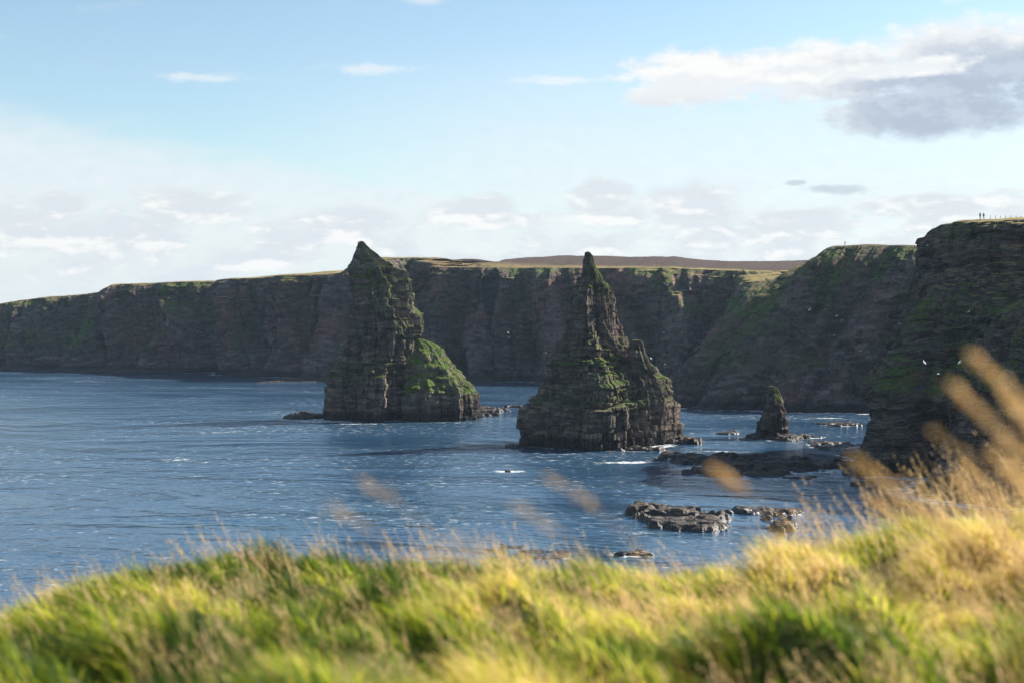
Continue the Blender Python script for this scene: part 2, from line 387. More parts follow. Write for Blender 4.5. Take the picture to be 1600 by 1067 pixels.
# ------------------------------------------------------------ coast cliffs as swept ribbons
def ribbon(name, nodes, mat, seed, du, dv, inland, gul=(12, 40), amp_top=.35, rises=(0, 30), lay=(1.4, 3.6), block=1.0, toe=14, plateau=600, smooth_n=9, slant=.3, prof=((0, 0), (1, 1)), dents=(), label=''):
    """nodes: (base px, base py, top px, top py, setback, profile power)"""
    B, T, PW = [], [], []
    for nd in nodes:
        bpx, bpy_, tpx, tpy, sb, pw = nd[:6]
        d = depth(bpy_); B.append(W(bpx, bpy_, d)[:2]); T.append(W(tpx, tpy, d+sb)); PW.append((pw, nd[6] if len(nd) > 6 else rises[1]))
    B, T, PW = np.array(B), np.array(T), np.array(PW)
    M = (B+T[:, :2])/2; s = np.r_[0, np.cumsum(np.hypot(*np.diff(M, axis=0).T))]
    n = int(s[-1]/du); U = np.linspace(0, s[-1], n)
    def ip(c):
        v = np.interp(U, s, c); k = np.ones(smooth_n)/smooth_n
        return np.convolve(np.pad(v, smooth_n//2, mode='edge'), k, 'valid')[:n] if smooth_n > 1 else v
    bx, by, tx, ty, tz, pw, rise = [ip(c) for c in (B[:, 0], B[:, 1], T[:, 0], T[:, 1], T[:, 2], PW[:, 0], PW[:, 1])]
    mx, my = (bx+tx)/2, (by+ty)/2
    dx, dy = np.gradient(mx), np.gradient(my); L = np.hypot(dx, dy)+1e-9
    k = np.ones(31)/31; ox = np.convolve(np.pad(dy/L, 15, mode='edge'), k, 'valid'); oy = np.convolve(np.pad(-dx/L, 15, mode='edge'), k, 'valid')
    o_ = np.hypot(ox, oy)+1e-9; ox /= o_; oy /= o_                  # outward = right of travel
    nvf = int(tz.max()/dv); t = np.r_[-.04, np.linspace(0, 1, nvf)]
    Ug, tg = U[:, None], t[None]
    Zc = tg*tz[:, None]; q = np.interp(np.clip(tg, 0, 1)**pw[:, None], *np.array(prof).T)
    Xc = bx[:, None]*(1-q)+tx[:, None]*q; Yc = by[:, None]*(1-q)+ty[:, None]*q
    A, wl = gul
    sl = Ug+slant*Zc*np.sin(Ug/97+seed)
    g1 = np.abs(fbm(sl/wl, .3, Zc/160, seed, 2)); g2 = np.abs(fbm(sl/(wl*.36), 5.3, Zc/70, seed+3, 3)); g3 = fbm(sl/(wl*.13), 9.1, Zc/30, seed+6, 3)
    fade = amp_top+(1-amp_top)*(1-tg)**.9
    g4 = fbm(Ug/(wl*2.6), 2.7, Zc/300, seed+11, 2)
    def tooth(c, sd):       # buttresses: a steep flank on the left, a long oblique one on the right, each of its own size
        i = np.floor(c); f = c-i; a_ = .45+.75*hsh(i, i*0, sd)
        return np.where(f < .34, a_*sst(0, .34, f), a_*(1-(f-.34)/.66))
    m1 = tooth((sl+16*fbm(Ug/70, 1, Zc/60, seed+80, 2))/wl, seed+81); m2 = tooth((sl+6*fbm(Ug/30, 1, Zc/28, seed+82, 2))/(wl*.37), seed+83)
    D = A*((1.1*m1-.5)+.36*(m2-.4)+.6*g4)*fade+A*.12*g3*(.6+.4*fade)
    gully = np.clip(.9-(m1*1.0+.35*m2), 0, 1)
    zw = Zc+fbm(Ug/40, 0, Zc/40, seed+30, 2)*3.5+fbm(Ug/11, 0, Zc/30, seed+31, 2)*1.3
    li, lf = layers(zw, seed, *lay)
    D += (hsh(li, np.floor((Ug+hsh(li, li*0, seed)*9)/7.0), seed+40)-.5)*1.1*block+(hsh(li//5, np.floor((sl+hsh(li//5, li*0, seed)*11)/8.0), seed+45)-.5)*3.0*block+(hsh(li, np.floor((Ug+hsh(li, li*0, seed+1)*4)/2.6), seed+41)-.5)*.8*block
    D += (hsh(li, np.floor(Ug/31), seed+42)-.5)*.4*block - np.exp(-(np.minimum(lf, 1-lf)*2/.2)**2)*.12*block
    D += fbm(Ug/1.8, 2.2, Zc/1.8, seed+50, 2)*.4*block
    D = D-np.clip((tg-.9)/.1, 0, 1)**2*3.0
    for dx_, dw, dh, dd_ in dents:      # sea caves and clefts
        D -= dd_*np.exp(-((bx[:, None]-dx_+.12*Zc)/dw)**4)*sst(dh, dh*.72, Zc+fbm(Ug/5, 0, 0, seed+90, 2)*2)
    toe_k = np.clip(1-tg/.06, 0, 1)**1.5
    X_ = Xc+ox[:, None]*(D+toe*.25*toe_k); Y_ = Yc+oy[:, None]*(D+toe*.25*toe_k)
    Zf = Zc+0*X_
    Zf[:, 0] = -3
    # turf lip and plateau
    offs = np.r_[np.arange(.8, 6, .8), np.geomspace(6.5, plateau, 60)]
    iv = np.array(inland)/np.hypot(*inland)
    bw = sst(0, 14, offs)
    ix, iy = -ox[:, None]*(1-bw)+iv[0]*bw, -oy[:, None]*(1-bw)+iv[1]*bw
    cxo = np.cumsum(np.c_[ix[:, :1]*0, ix[:, 1:]*np.diff(offs)], 1)+ix[:, :1]*offs[0]
    cyo = np.cumsum(np.c_[iy[:, :1]*0, iy[:, 1:]*np.diff(offs)], 1)+iy[:, :1]*offs[0]
    PX = X_[:, -1:]+cxo; PY = Y_[:, -1:]+cyo
    PZ = tz[:, None]+.8*(1-np.exp(-offs/3))+rise[:, None]*sst(0, plateau, offs*1.0)**1.0+fbm(PX/60, PY/60, 0, seed+60, 4)*np.clip(offs/60, 0, 1)*.7+fbm(PX/7, PY/7, 0, seed+61, 3)*.3*np.clip(offs/6, 0, 1)
    V = np.stack([np.c_[X_, PX], np.c_[Y_, PY], np.c_[Zf, PZ]], -1)
    nv = V.shape[1]
    me = mesh(name, V.reshape(-1, 3), grid_faces(n, nv))
    me.attributes.new('gully', 'FLOAT', 'POINT').data.foreach_set('value', np.c_[gully*np.ones_like(X_), PX*0].ravel())
    o = obj(name, me, mat, kind='structure', label=label)
    # toe line for foam
    st = max(1, int(6/du))
    for a, b_ in zip(X_[::st, 1], Y_[::st, 1]): FOOT.append((a, b_, 7, 7))
    return o, X_[:, 1], Y_[:, 1], ox, oy
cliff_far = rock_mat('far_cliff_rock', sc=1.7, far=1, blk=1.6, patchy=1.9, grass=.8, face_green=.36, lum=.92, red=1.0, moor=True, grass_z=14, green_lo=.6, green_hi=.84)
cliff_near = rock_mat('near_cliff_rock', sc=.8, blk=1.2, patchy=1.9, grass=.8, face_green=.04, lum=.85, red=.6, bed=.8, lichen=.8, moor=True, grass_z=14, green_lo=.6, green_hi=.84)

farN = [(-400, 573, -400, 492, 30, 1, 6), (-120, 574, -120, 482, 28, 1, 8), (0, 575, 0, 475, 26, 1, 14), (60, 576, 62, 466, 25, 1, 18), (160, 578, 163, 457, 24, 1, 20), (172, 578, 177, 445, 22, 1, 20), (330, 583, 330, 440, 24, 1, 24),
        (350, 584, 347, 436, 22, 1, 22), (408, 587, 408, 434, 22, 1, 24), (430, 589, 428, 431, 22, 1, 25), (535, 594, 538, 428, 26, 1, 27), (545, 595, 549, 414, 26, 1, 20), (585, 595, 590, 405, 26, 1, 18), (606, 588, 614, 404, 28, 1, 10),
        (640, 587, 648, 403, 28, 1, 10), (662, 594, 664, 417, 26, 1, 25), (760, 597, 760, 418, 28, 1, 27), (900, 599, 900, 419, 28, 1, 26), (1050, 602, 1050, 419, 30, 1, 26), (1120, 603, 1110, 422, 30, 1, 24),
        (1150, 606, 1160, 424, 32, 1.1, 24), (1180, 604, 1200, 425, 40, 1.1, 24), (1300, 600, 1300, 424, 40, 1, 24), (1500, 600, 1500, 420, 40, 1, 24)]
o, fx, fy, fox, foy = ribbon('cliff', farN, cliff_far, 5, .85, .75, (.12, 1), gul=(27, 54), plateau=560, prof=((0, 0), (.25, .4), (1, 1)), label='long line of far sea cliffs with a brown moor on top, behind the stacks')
# low spur of turf left of the second headland
spurN = [(1120, 612, 1150, 432, 45, 1.2, 3), (1085, 617, 1158, 441, 40, 1.3, 2), (1100, 622, 1185, 440, 36, 1.5, 4), (1150, 622, 1212, 437, 36, 1.4, 3), (1300, 610, 1300, 430, 36, 1, 1)]
ribbon('cliff', spurN[:], cliff_far, 8, .7, .7, (.5, 1), gul=(6, 34), plateau=50, rises=(0, 1), label='lower cliff spur with pale sunlit turf, left of the round topped headland')
h2N = [(1262, 606, 1300, 392, 30, 1, 0), (1140, 612, 1236, 436, 40, 1.3, 0), (1085, 622, 1222, 438, 36, 1.7, 0), (1068, 634, 1245, 416, 36, 1.7, 0), (1110, 637, 1264, 403, 34, 1.5, 0), (1170, 640, 1290, 387, 34, 1.25, 0), (1250, 641, 1330, 384, 34, 1.1, 1), (1330, 643, 1390, 384, 32, 1, 1),
       (1400, 645, 1440, 386, 30, 1, 1), (1520, 640, 1540, 386, 30, 1, 1), (1700, 640, 1700, 386, 30, 1, 1)]
o, h2x, h2y, h2ox, h2oy = ribbon('cliff', h2N, cliff_far, 21, .5, .5, (.7, 1), gul=(16, 40), plateau=130, label='round topped headland with green slopes, behind the small stubby stack', slant=.2)
h1N = [(1680, 678, 1680, 358, -14, 1, 0), (1450, 690, 1495, 356, -12, 1, 0), (1378, 705, 1468, 362, 18, 1, 0), (1366, 722, 1472, 352, 20, 1, 0), (1374, 740, 1490, 347, 20, 1, 0), (1450, 748, 1510, 347, 17, 1, 0), (1520, 754, 1560, 344, 18, .9, 0), (1720, 766, 1720, 338, 16, 1, 0)]
o, h1x, h1y, h1ox, h1oy = ribbon('cliff', h1N, cliff_near, 33, .32, .34, (1, .1), gul=(5.5, 24), plateau=90, toe=4, prof=((0, 0), (.32, .04), (.82, .92), (1, 1)), lay=(.8, 2.2), block=1.1, amp_top=.55, dents=((W(1437, 730, 338)[0], 3.6, 17, 15), (W(1428, 600, 338)[0], 1.6, 48, 4)), label='tall right hand headland of layered rock with people and fence on top', slant=.15)
h0N = [(1620, 715, 1640, 440, 10, 1, 0), (1500, 742, 1580, 468, 16, 1, 0), (1458, 762, 1560, 476, 20, 1.15, 0), (1466, 776, 1575, 468, 22, 1.1, 0), (1560, 790, 1620, 448, 20, 1, 0), (1750, 800, 1760, 440, 18, 1, 0)]
ribbon('cliff', h0N, cliff_near, 47, .28, .3, (1, .3), gul=(4, 18), plateau=60, lay=(.7, 2.0), amp_top=.6, label='nearest lower cliff at the right edge, half hidden by blurred grass')

# boulder beaches along the foot of the cliffs
def beach_mat():
    m, g, out = new_mat('beach_boulders')
    P = X(g, g.node('ShaderNodeNewGeometry').outputs['Position']); x, y, z = g.xyz(P)
    v = g.node('ShaderNodeTexVoronoi'); g.put(v.inputs['Vector'], P); v.inputs['Scale'].default_value = .7
    c = g.mix(g.noise(P, .3, 4, .6), (.028, .021, .019), (.085, .06, .052)); c = g.mix(g.ss(1.2, .2, z), c, (.02, .017, .015))
    principled(g, out, c, .8, g.bump(X(g, v.outputs[0])*-1, .8, .7), .3); return m
BM = beach_mat()
def beach(x, y, ox, oy, width, seed, label, step=2):
    x, y, ox, oy = x[::step], y[::step], ox[::step], oy[::step]; n = len(x); U = np.r_[0, np.cumsum(np.hypot(np.diff(x), np.diff(y)))]
    w = width*np.clip(.55+fbm(U/60, 0, 0, seed, 3)*.9, .02, 2); t = np.linspace(-.5, 1.15, 26)
    X_ = x[:, None]+ox[:, None]*w[:, None]*t; Y_ = y[:, None]+oy[:, None]*w[:, None]*t
    Z_ = (1-t)[None]*2.2*np.clip(w/width, .1, 1)[:, None]+fbm(X_/2.2, Y_/2.2, 0, seed+4, 3)*.7*np.clip(1.2-t, 0, 1)-.1; Z_ = np.where(t > 1.1, -2, Z_)
    obj('beach', mesh('beach', np.stack([X_, Y_, Z_], -1).reshape(-1, 3), grid_faces(n, 26)), BM, kind='structure', label=label)
beach(fx, fy, fox, foy, 26, 61, 'dark boulder beach under the long far cliffs')
beach(h2x, h2y, h2ox, h2oy, 24, 62, 'boulder beach under the round topped headland')

# ------------------------------------------------------------ sea
def sea():
    def ax(a, b, c, d, st): 
        return np.r_[-np.geomspace(3000+0*a, max(1, -b), 14)[:-1] if b < 0 else [], np.arange(b, c, st), np.geomspace(c, d, 14)]
    xs = ax(0, -420, 230, 3000, 2.0)
    ys = np.r_[-400, 0, 60, 120, 170, np.arange(195, 520, 1.6), np.arange(520, 1060, 3.5), np.geomspace(1060, 4600, 14)]
    GX, GY = np.meshgrid(xs, ys, indexing='ij'); f = np.zeros_like(GX)
    for (cx, cy, rx, ry) in FOOT:
        i0, i1 = np.searchsorted(xs, (cx-rx-14, cx+rx+14)); j0, j1 = np.searchsorted(ys, (cy-ry-14, cy+ry+14))
        sx, sy = GX[i0:i1, j0:j1]-cx, GY[i0:i1, j0:j1]-cy
        rx, ry = rx*.86, ry*.86; dd = (np.hypot(sx/rx, sy/ry)-1)*min(rx, ry)
        f[i0:i1, j0:j1] = np.maximum(f[i0:i1, j0:j1], np.clip(1-dd/6, 0, 1)**1.3*.8)
    # streaks of surf seen in the photo (x px, y px, half length m, half width m, strength)
    for px, py, lx_, ly_, a, rot in ((345, 675, 22, 6, .72, .5), (278, 718, 10, 10, .72, .6), (303, 744, 8, 4, .7, .3), (385, 768, 20, 6, .6, .1), (200, 640, 60, 8, .45, .1), (120, 700, 50, 8, .42, .1), (480, 700, 40, 7, .45, .2), (430, 820, 30, 8, .5, .1), (650, 760, 30, 6, .5, 0), (1100, 690, 20, 5, .6, 0), (1020, 760, 25, 5, .5, 0), (985, 722, 16, 5, .9, .1), (930, 733, 14, 5, .6, 0),
                                     (795, 736, 7, 4, .95, 0), (1130, 705, 22, 5, .72, 0), (1295, 653, 10, 4, .9, 0), (1300, 700, 16, 14, .62, 0), (960, 700, 22, 3, .7, 0), (620, 800, 30, 10, .52, .1), (700, 660, 30, 4, .7, 0), (60, 577, 30, 7, .75, 0),
                                     (1010, 832, 12, 4, .7, .1), (1150, 838, 16, 3, .6, 0), (1225, 770, 25, 9, .55, 0), (560, 662, 25, 3, .8, 0), (1200, 748, 26, 4, .75, 0), (900, 850, 30, 10, .55, 0)):
        d = depth(py); cx = W(px, py, d)[0]; sx, sy = GX-cx, GY-d; c_, s_ = math.cos(rot), math.sin(rot)
        q = ((sx*c_+sy*s_)/lx_)**2+((-sx*s_+sy*c_)/ly_)**2
        f = np.maximum(f, a*np.exp(-q))
    me = mesh('sea', np.stack([GX, GY, 0*GX], -1).reshape(-1, 3), grid_faces(len(xs), len(ys)), True)
    at = me.attributes.new('foam', 'FLOAT', 'POINT'); at.data.foreach_set('value', f.ravel())
    m, g, out = new_mat('sea_water')
    P = X(g, g.node('ShaderNodeNewGeometry').outputs['Position']); x, y, z = g.xyz(P)
    fo = X(g, g.node('ShaderNodeAttribute', attribute_name='foam').outputs['Fac'])
    sw = g.noise(g.vec(x*.022+y*.012, y*.05, 0), 1, 3, .55)
    w1 = g.noise(g.vec(x*.17+y*.04, y*.11, .3), 1, 3, .6)
    w2 = g.noise(g.vec(x*.55+y*.10, y*.30, 2.3), 1, 4, .68)
    patch = g.noise(g.vec(x*.012+y*.008, y*.020, 4), 1, 4, .62, dist=.6)
    amp = g.lin(.32, .68, .35, 1.45, patch)
    hgt = w1*1.5+w2*.85+sw*1.6
    nb = g.bump(hgt*amp, 1.0, .44)
    fn = g.noise(g.vec(x*.5, y*.35, 7), 1, 5, .75)
    foam_glint = g.ss(.60, .78, fo*.5+fn*.60)
    crest_glint = g.ss(.58, .75, g.noise(g.vec(x*.35+y*.1, y*.5, 9), 1, 4, .7)+(patch-.5)*.35)*.5  # whitecap flecks, with wave sparkle painted in as white
    foam_glint = foam_glint.max(crest_glint)
    shallow = g.ss(.1, .9, fo)
    col = g.mix(g.ss(.35, .65, patch), (.022, .062, .120), (.036, .086, .150)); col = g.mix(shallow*.5, col, (.012, .05, .055))
    p = principled(g, None, col, .12, nb, .5, IOR=1.333)
    p2 = principled(g, None, (.75, .78, .8), .9, nb, .2)
    mx = g.node('ShaderNodeMixShader'); g.put(mx.inputs[0], foam_glint*.85); g.nt.links.new(p.outputs[0], mx.inputs[1]); g.nt.links.new(p2.outputs[0], mx.inputs[2])
    g.nt.links.new(mx.outputs[0], out.inputs[0])
    obj('sea', me, m, kind='structure', label='blue rippled sea')
sea()

# ------------------------------------------------------------ foreground turf
RX = np.array([-14, -2.9, -2.5, -2.2, -1.95, -1.7, -1.3, -.9, -.5, 0, .3, .6, .9, 1.2, 1.5, 1.8, 2.2, 14])
RP = np.array([1130, 1010, 988, 958, 920, 900, 886, 893, 898, 906, 916, 930, 935, 926, 912, 890, 852, 780])
def ridge(x): return 7.0-.35*np.clip(x/2, -1, 1)+.15*np.sin(x*1.7)
def ground_z(x, y):
    x = np.asarray(x, float); y = np.asarray(y, float); Dr = ridge(x)
    k = x*7/Dr                                   # the table above is laid out at 7 m
    zr = -(np.interp(k, RX, RP)+22-490)/F*Dr
    z0 = -1.02-.08*np.clip(x, -3, 3)*-.3
    t = y/Dr
    z = z0+(zr-z0)*sst(.25, 1.0, t)
    z = z-np.clip(y-Dr, 0, 6)**2*.13-np.clip(y-Dr-6, 0, None)*1.6
    z = z+(fbm(x/1.1, y/1.1, 0, 900, 2)*.085+np.abs(fbm(x/.5, y/.5, 0, 901, 2))*.25-.075+fbm(x/.17, y/.17, 0, 902, 2)*.022)*(1-.45*sst(5.6, 7.2, y))
    return np.maximum(z, -39.5)+H
def ground():
    xs = np.r_[-40, -25, -16, -10, -7, np.arange(-5, 5.01, .08), 7, 10, 16, 25, 40]; ys = np.r_[-12, -6, -2, np.arange(0, 9, .08), np.arange(9, 16, .4), 20, 26, 34, 44]
    GX, GY = np.meshgrid(xs, ys, indexing='ij')
    m, g, out = new_mat('turf_soil'); P = X(g, g.node('ShaderNodeNewGeometry').outputs['Position'])
    n = g.noise(P, 5, 5, .7)
    principled(g, out, g.mix(n, (.045, .05, .015), (.13, .12, .04)), 1, g.bump(n, .8, .05), .1)
    obj('ground', mesh('ground', np.stack([GX, GY, ground_z(GX, GY)], -1).reshape(-1, 3), grid_faces(len(xs), len(ys)), True), m, kind='structure', label='grassy cliff top under the camera')
ground()

def blade_mat(name, stops, trans=.62, rough=.55):
    m, g, out = new_mat(name)
    a = X(g, g.node('ShaderNodeAttribute', attribute_name='tint').outputs['Fac'])
    rp = g.node('ShaderNodeValToRGB'); g.put(rp.inputs[0], a); cr = rp.color_ramp
    cr.elements[0].position = stops[0][0]; cr.elements[0].color = (*stops[0][1], 1); cr.elements[1].position = stops[-1][0]; cr.elements[1].color = (*stops[-1][1], 1)
    for p, c in stops[1:-1]: e = cr.elements.new(p); e.color = (*c, 1)
    p = principled(g, None, rp.outputs[0], rough, None, .25)
    t = g.node('ShaderNodeBsdfTranslucent'); g.put(t.inputs[0], rp.outputs[0])
    mx = g.node('ShaderNodeMixShader'); mx.inputs[0].default_value = trans
    g.nt.links.new(p.outputs[0], mx.inputs[1]); g.nt.links.new(t.outputs[0], mx.inputs[2]); g.nt.links.new(mx.outputs[0], out.inputs[0]); return m
GREEN = blade_mat('grass_blades', [(0, (.04, .08, .010)), (.22, (.18, .27, .02)), (.42, (.54, .56, .04)), (.6, (.72, .62, .10)), (.8, (.80, .60, .22)), (1, (.84, .60, .32))])
STRAW = blade_mat('dry_stalks', [(0, (.50, .33, .12)), (.5, (.72, .50, .22)), (1, (.85, .60, .34))], .5)

def blades(base, height, lean, az, width, tint, bend=.5, ns=4):
    """tapered curved blades as one vertex block"""
    n = len(base); t = np.linspace(0, 1, ns+1)[None]
    d = np.stack([np.cos(az), np.sin(az)], 1)
    hor = (lean*height)[:, None]*(t**(1+bend)); ver = height[:, None]*(t-.25*lean[:, None]*t**2)
    c = base[:, None, :]+np.stack([d[:, :1]*hor, d[:, 1:]*hor, ver], -1)
    rot = RNG.uniform(0, np.pi, n); s = np.stack([np.cos(rot), np.sin(rot), 0*rot], -1)[:, None, :]
    w = (width[:, None]*(1-t[:, :-1]**1.6*.8))[..., None]*.5
    Lf = c[:, :-1]-s*w; Rt = c[:, :-1]+s*w
    V = np.concatenate([np.stack([Lf, Rt], 2).reshape(n, -1, 3), c[:, -1:]], 1); k = V.shape[1]
    o = (np.arange(n)*k)[:, None, None]
    q = np.array([[2*i, 2*i+1, 2*i+3, 2*i+2] for i in range(ns-1)])[None]+o
    tr = np.array([[2*ns-2, 2*ns-1, 2*ns]])[None]+o
    return V.reshape(-1, 3), q.reshape(-1, 4), tr.reshape(-1, 3), np.repeat(tint, k)
def scatter(n, y0, y1, umax=.44, pw=1.0):
    yy = y0+(y1-y0)*RNG.random(n)**pw; xx = RNG.uniform(-1, 1, n)*(umax*yy+.15)
    yy = np.minimum(yy, ridge(xx)+1.1)-RNG.random(n)*.3
    return xx, yy
def grass():
    n = 190000
    x, y = scatter(n, .9, 8.2, pw=.8)
    cl = fbm(x/.42, y/.42, 0, 70, 3); dry = fbm(x/.9, y/.9, 4, 71, 3); cl2 = fbm(x/.16, y/.16, 0, 72, 2)
    ok = (cl+.5*cl2 > -.75+.5*RNG.random(n)); x, y, cl, dry, cl2 = x[ok], y[ok], cl[ok], dry[ok], cl2[ok]; n = len(x)
    h = (.055+.075*np.clip(cl+.35, 0, 1.2)+.03*cl2)*RNG.uniform(.6, 1.5, n); h = np.maximum(h, .035)
    lean = RNG.uniform(.3, 1.5, n)
    e = .03; gx_ = ground_z(x+e, y)-ground_z(x-e, y); gy_ = ground_z(x, y+e)-ground_z(x, y-e)
    az = np.arctan2(-gy_*14+.0, -gx_*14-.8)+RNG.normal(0, .7, n)
    tint = np.clip(.37+dry*.58+.12*np.clip(x/2, -1, 1)+RNG.normal(0, .21, n)+.2*cl2, 0, 1)
    base = np.stack([x, y, ground_z(x, y)-.01], 1)
    V, q, t, ti = blades(base, h, lean, az, RNG.uniform(.003, .009, n), tint)
    me = mesh('grass', V, [q, t], True); me.attributes.new('tint', 'FLOAT', 'POINT').data.foreach_set('value', ti)
    obj('grass', me, GREEN, kind='stuff', label='blurred green and yellow turf grass across the foreground')
grass()

def panicle(P0, P1, n, size, rad, droop=.0):
    """loose seed head: small spikelets round the top of a stalk, P0 -> P1"""
    t = RNG.random(n)**.8; ax = P1-P0; L = np.linalg.norm(ax); ax = ax/L
    c = P0+np.outer(t*L, ax); prof = np.sin(np.pi*np.clip(t*.93+.05, 0, 1))**.7
    o = RNG.normal(0, 1, (n, 3)); o -= np.outer(o@ax, ax); o /= np.linalg.norm(o, axis=1)[:, None]+1e-9
    c = c+o*(rad*prof*RNG.uniform(.1, 1, n))[:, None]
    dirn = ax*1.0+o*.45; dirn /= np.linalg.norm(dirn, axis=1)[:, None]
    s = np.cross(dirn, RNG.normal(0, 1, (n, 3))); s /= np.linalg.norm(s, axis=1)[:, None]+1e-9
    l = size*RNG.uniform(.7, 1.3, n)[:, None]; w = l*.2
    V = np.stack([c-dirn*l*.5, c-s*w, c+dirn*l*.5, c+s*w], 1)
    q = (np.arange(n)*4)[:, None]+np.arange(4)[None]
    return V.reshape(-1, 3), q
def dry_grass():
    Vs, Q4, Q3, T = [], [], [], []; off = 0
    n = 6500
    x, y = scatter(n, 2.4, 8.0, pw=.6)
    k = fbm(x/.7, y/.7, 0, 80, 3)+.35*np.clip(x/2, -1, 1)+.3*(y > ridge(x)-.8)
    ok = k > RNG.uniform(-.65, .85, n); x, y = x[ok], y[ok]; n = len(x)
    h = RNG.uniform(.10, .27, n)*(1+.55*sst(1.1, 2.1, x))*(1+.35*RNG.random(n)**3); lean = RNG.uniform(.15, .75, n); az = np.pi+RNG.normal(0, .6, n)
    base = np.stack([x, y, ground_z(x, y)], 1); tint = RNG.random(n)
    V, q, t, ti = blades(base, h, lean, az, np.full(n, .0026), tint, bend=.6)
    Vs.append(V); Q4.append(q); Q3.append(t); T.append(ti); off = len(V)
    for i in range(n):
        if RNG.random() < .75:
            k_ = V.reshape(n, -1, 3)[i]; P1 = k_[-1]; P0 = k_[4:6].mean(0)
            a, q_ = panicle(P0, P1+(P1-P0)*.12, 16, .010, .007); Vs.append(a); Q4.append(q_+off); T.append(np.full(len(a), tint[i]*.6+.4)); off += len(a)
    me = mesh('dry_grass', np.vstack(Vs), [np.vstack(Q4), np.vstack(Q3)], True); me.attributes.new('tint', 'FLOAT', 'POINT').data.foreach_set('value', np.concatenate(T))
    obj('dry_grass', me, STRAW, kind='stuff', label='straw coloured seeding grass stalks along the turf edge')
dry_grass()

def stalk(tip_px, tip_py, d, base_px, label, head=.12, rad=.009, dens=34):
    """one tall seeding grass: stem and seed head, arching towards the left"""
    tip = np.array(W(tip_px, tip_py, d)); bx = W(base_px, 900, d)[0]; by = d+.05
    base = np.array([bx, by, float(ground_z(bx, by))])
    t = np.linspace(0, 1, 15)[:, None]
    dv = tip-base
    pts = base+np.stack([dv[0]*t[:, 0]**2.0, dv[1]*t[:, 0], dv[2]*(1.25*t[:, 0]-.25*t[:, 0]**3.2)], 1)
    cum = np.r_[0, np.cumsum(np.linalg.norm(np.diff(pts, axis=0), axis=1))]
    root = empty('grass_stalk', tuple(base), label=label, category='grass stalk', group='tall seeding grass stalks close to the camera')
    pts = pts-base; Vv = []; nr = 6
    for i, p in enumerate(pts):
        r = .0014*(1-.6*i/14)
        for k in range(nr): Vv.append(p+np.array([math.cos(k*2*math.pi/nr)*r, math.sin(k*2*math.pi/nr)*r, 0]))
    Vv = np.array(Vv).reshape(15, nr, 3).transpose(1, 0, 2).reshape(-1, 3)
    me = mesh('stem', Vv, grid_faces(nr, 15, True), True); me.attributes.new('tint', 'FLOAT', 'POINT').data.foreach_set('value', np.full(len(Vv), .5))
    obj('stem', me, STRAW, root)
    s0 = cum[-1]-head; segs = 7; VV, QQ, o2 = [], [], 0
    for k in range(segs):
        a, b = s0+head*k/segs, s0+head*(k+1)/segs
        pa = np.array([np.interp(a, cum, pts[:, c]) for c in range(3)]); pb = np.array([np.interp(b, cum, pts[:, c]) for c in range(3)])
        rr = rad*(.55+.45*math.sin(math.pi*(k+.5)/segs))
        v, q = panicle(pa, pb, dens, .0085, rr); VV.append(v); QQ.append(q+o2); o2 += len(v)
    VV = np.vstack(VV); me = mesh('seed_head', VV, np.vstack(QQ), True); me.attributes.new('tint', 'FLOAT', 'POINT').data.foreach_set('value', np.repeat(RNG.random(len(VV)//4), 4))
    obj('seed_head', me, STRAW, root)
for a in [(1515, 552, 1.45, 1985, 'highest blurred seed head, its tip nearest the top at the right edge', .13),
          (1482, 598, 1.35, 1952, 'large blurred seed head just below and left of the highest one', .15),
          (1585, 640, 1.3, 2055, 'blurred seed head at the frame edge under the highest one', .12),
          (1455, 668, 1.5, 1925, 'faint blurred seed head left of the main cluster in front of the cave', .11),
          (1330, 715, 1.4, 1800, 'drooping brown seed head in front of the headland foot rocks', .10),
          (1540, 700, 1.6, 1870, 'blurred seed head in the middle of the right hand cluster', .14),
          (1490, 745, 1.8, 1820, 'lower blurred seed head rising from the right hand cluster', .12),
          (1560, 610, 1.7, 1890, 'slender seed head between the two highest ones', .11),
          (1350, 775, 2.2, 1680, 'upright seed head just left of the right hand cluster', .09),
          (560, 745, 1.65, 1030, 'faint seed head floating over open water below the tallest stack', .055),
          (510, 785, 1.65, 980, 'faint seed head lowest at the left over the open water', .06),
          (850, 740, 1.65, 1320, 'faint slanting seed head below the pyramid stack', .07),
          (700, 830, 1.65, 1170, 'faint seed head over the water just above the centre turf', .07),
          (800, 785, 1.65, 1270, 'faint seed head below and left of the pyramid stack', .06),
          *[(px_, py_, dd_, px_+260, 'one of the short golden seed heads massed low at the right edge', .12) for px_, py_, dd_ in ((1520, 775, 2.0), (1572, 722, 1.8), (1592, 680, 1.7), (1462, 800, 2.3), (1605, 770, 1.9), (1545, 812, 2.1), (1580, 800, 2.4), (1500, 720, 2.2), (1430, 790, 2.5))],
          (1110, 730, 1.65, 1580, 'pale brown seed head in front of the widest rock shelf', .05)]:
    stalk(*a[:5], head=a[5], rad=.010 if 'faint' in a[4] else .008, dens=3 if 'faint' in a[4] else 24)

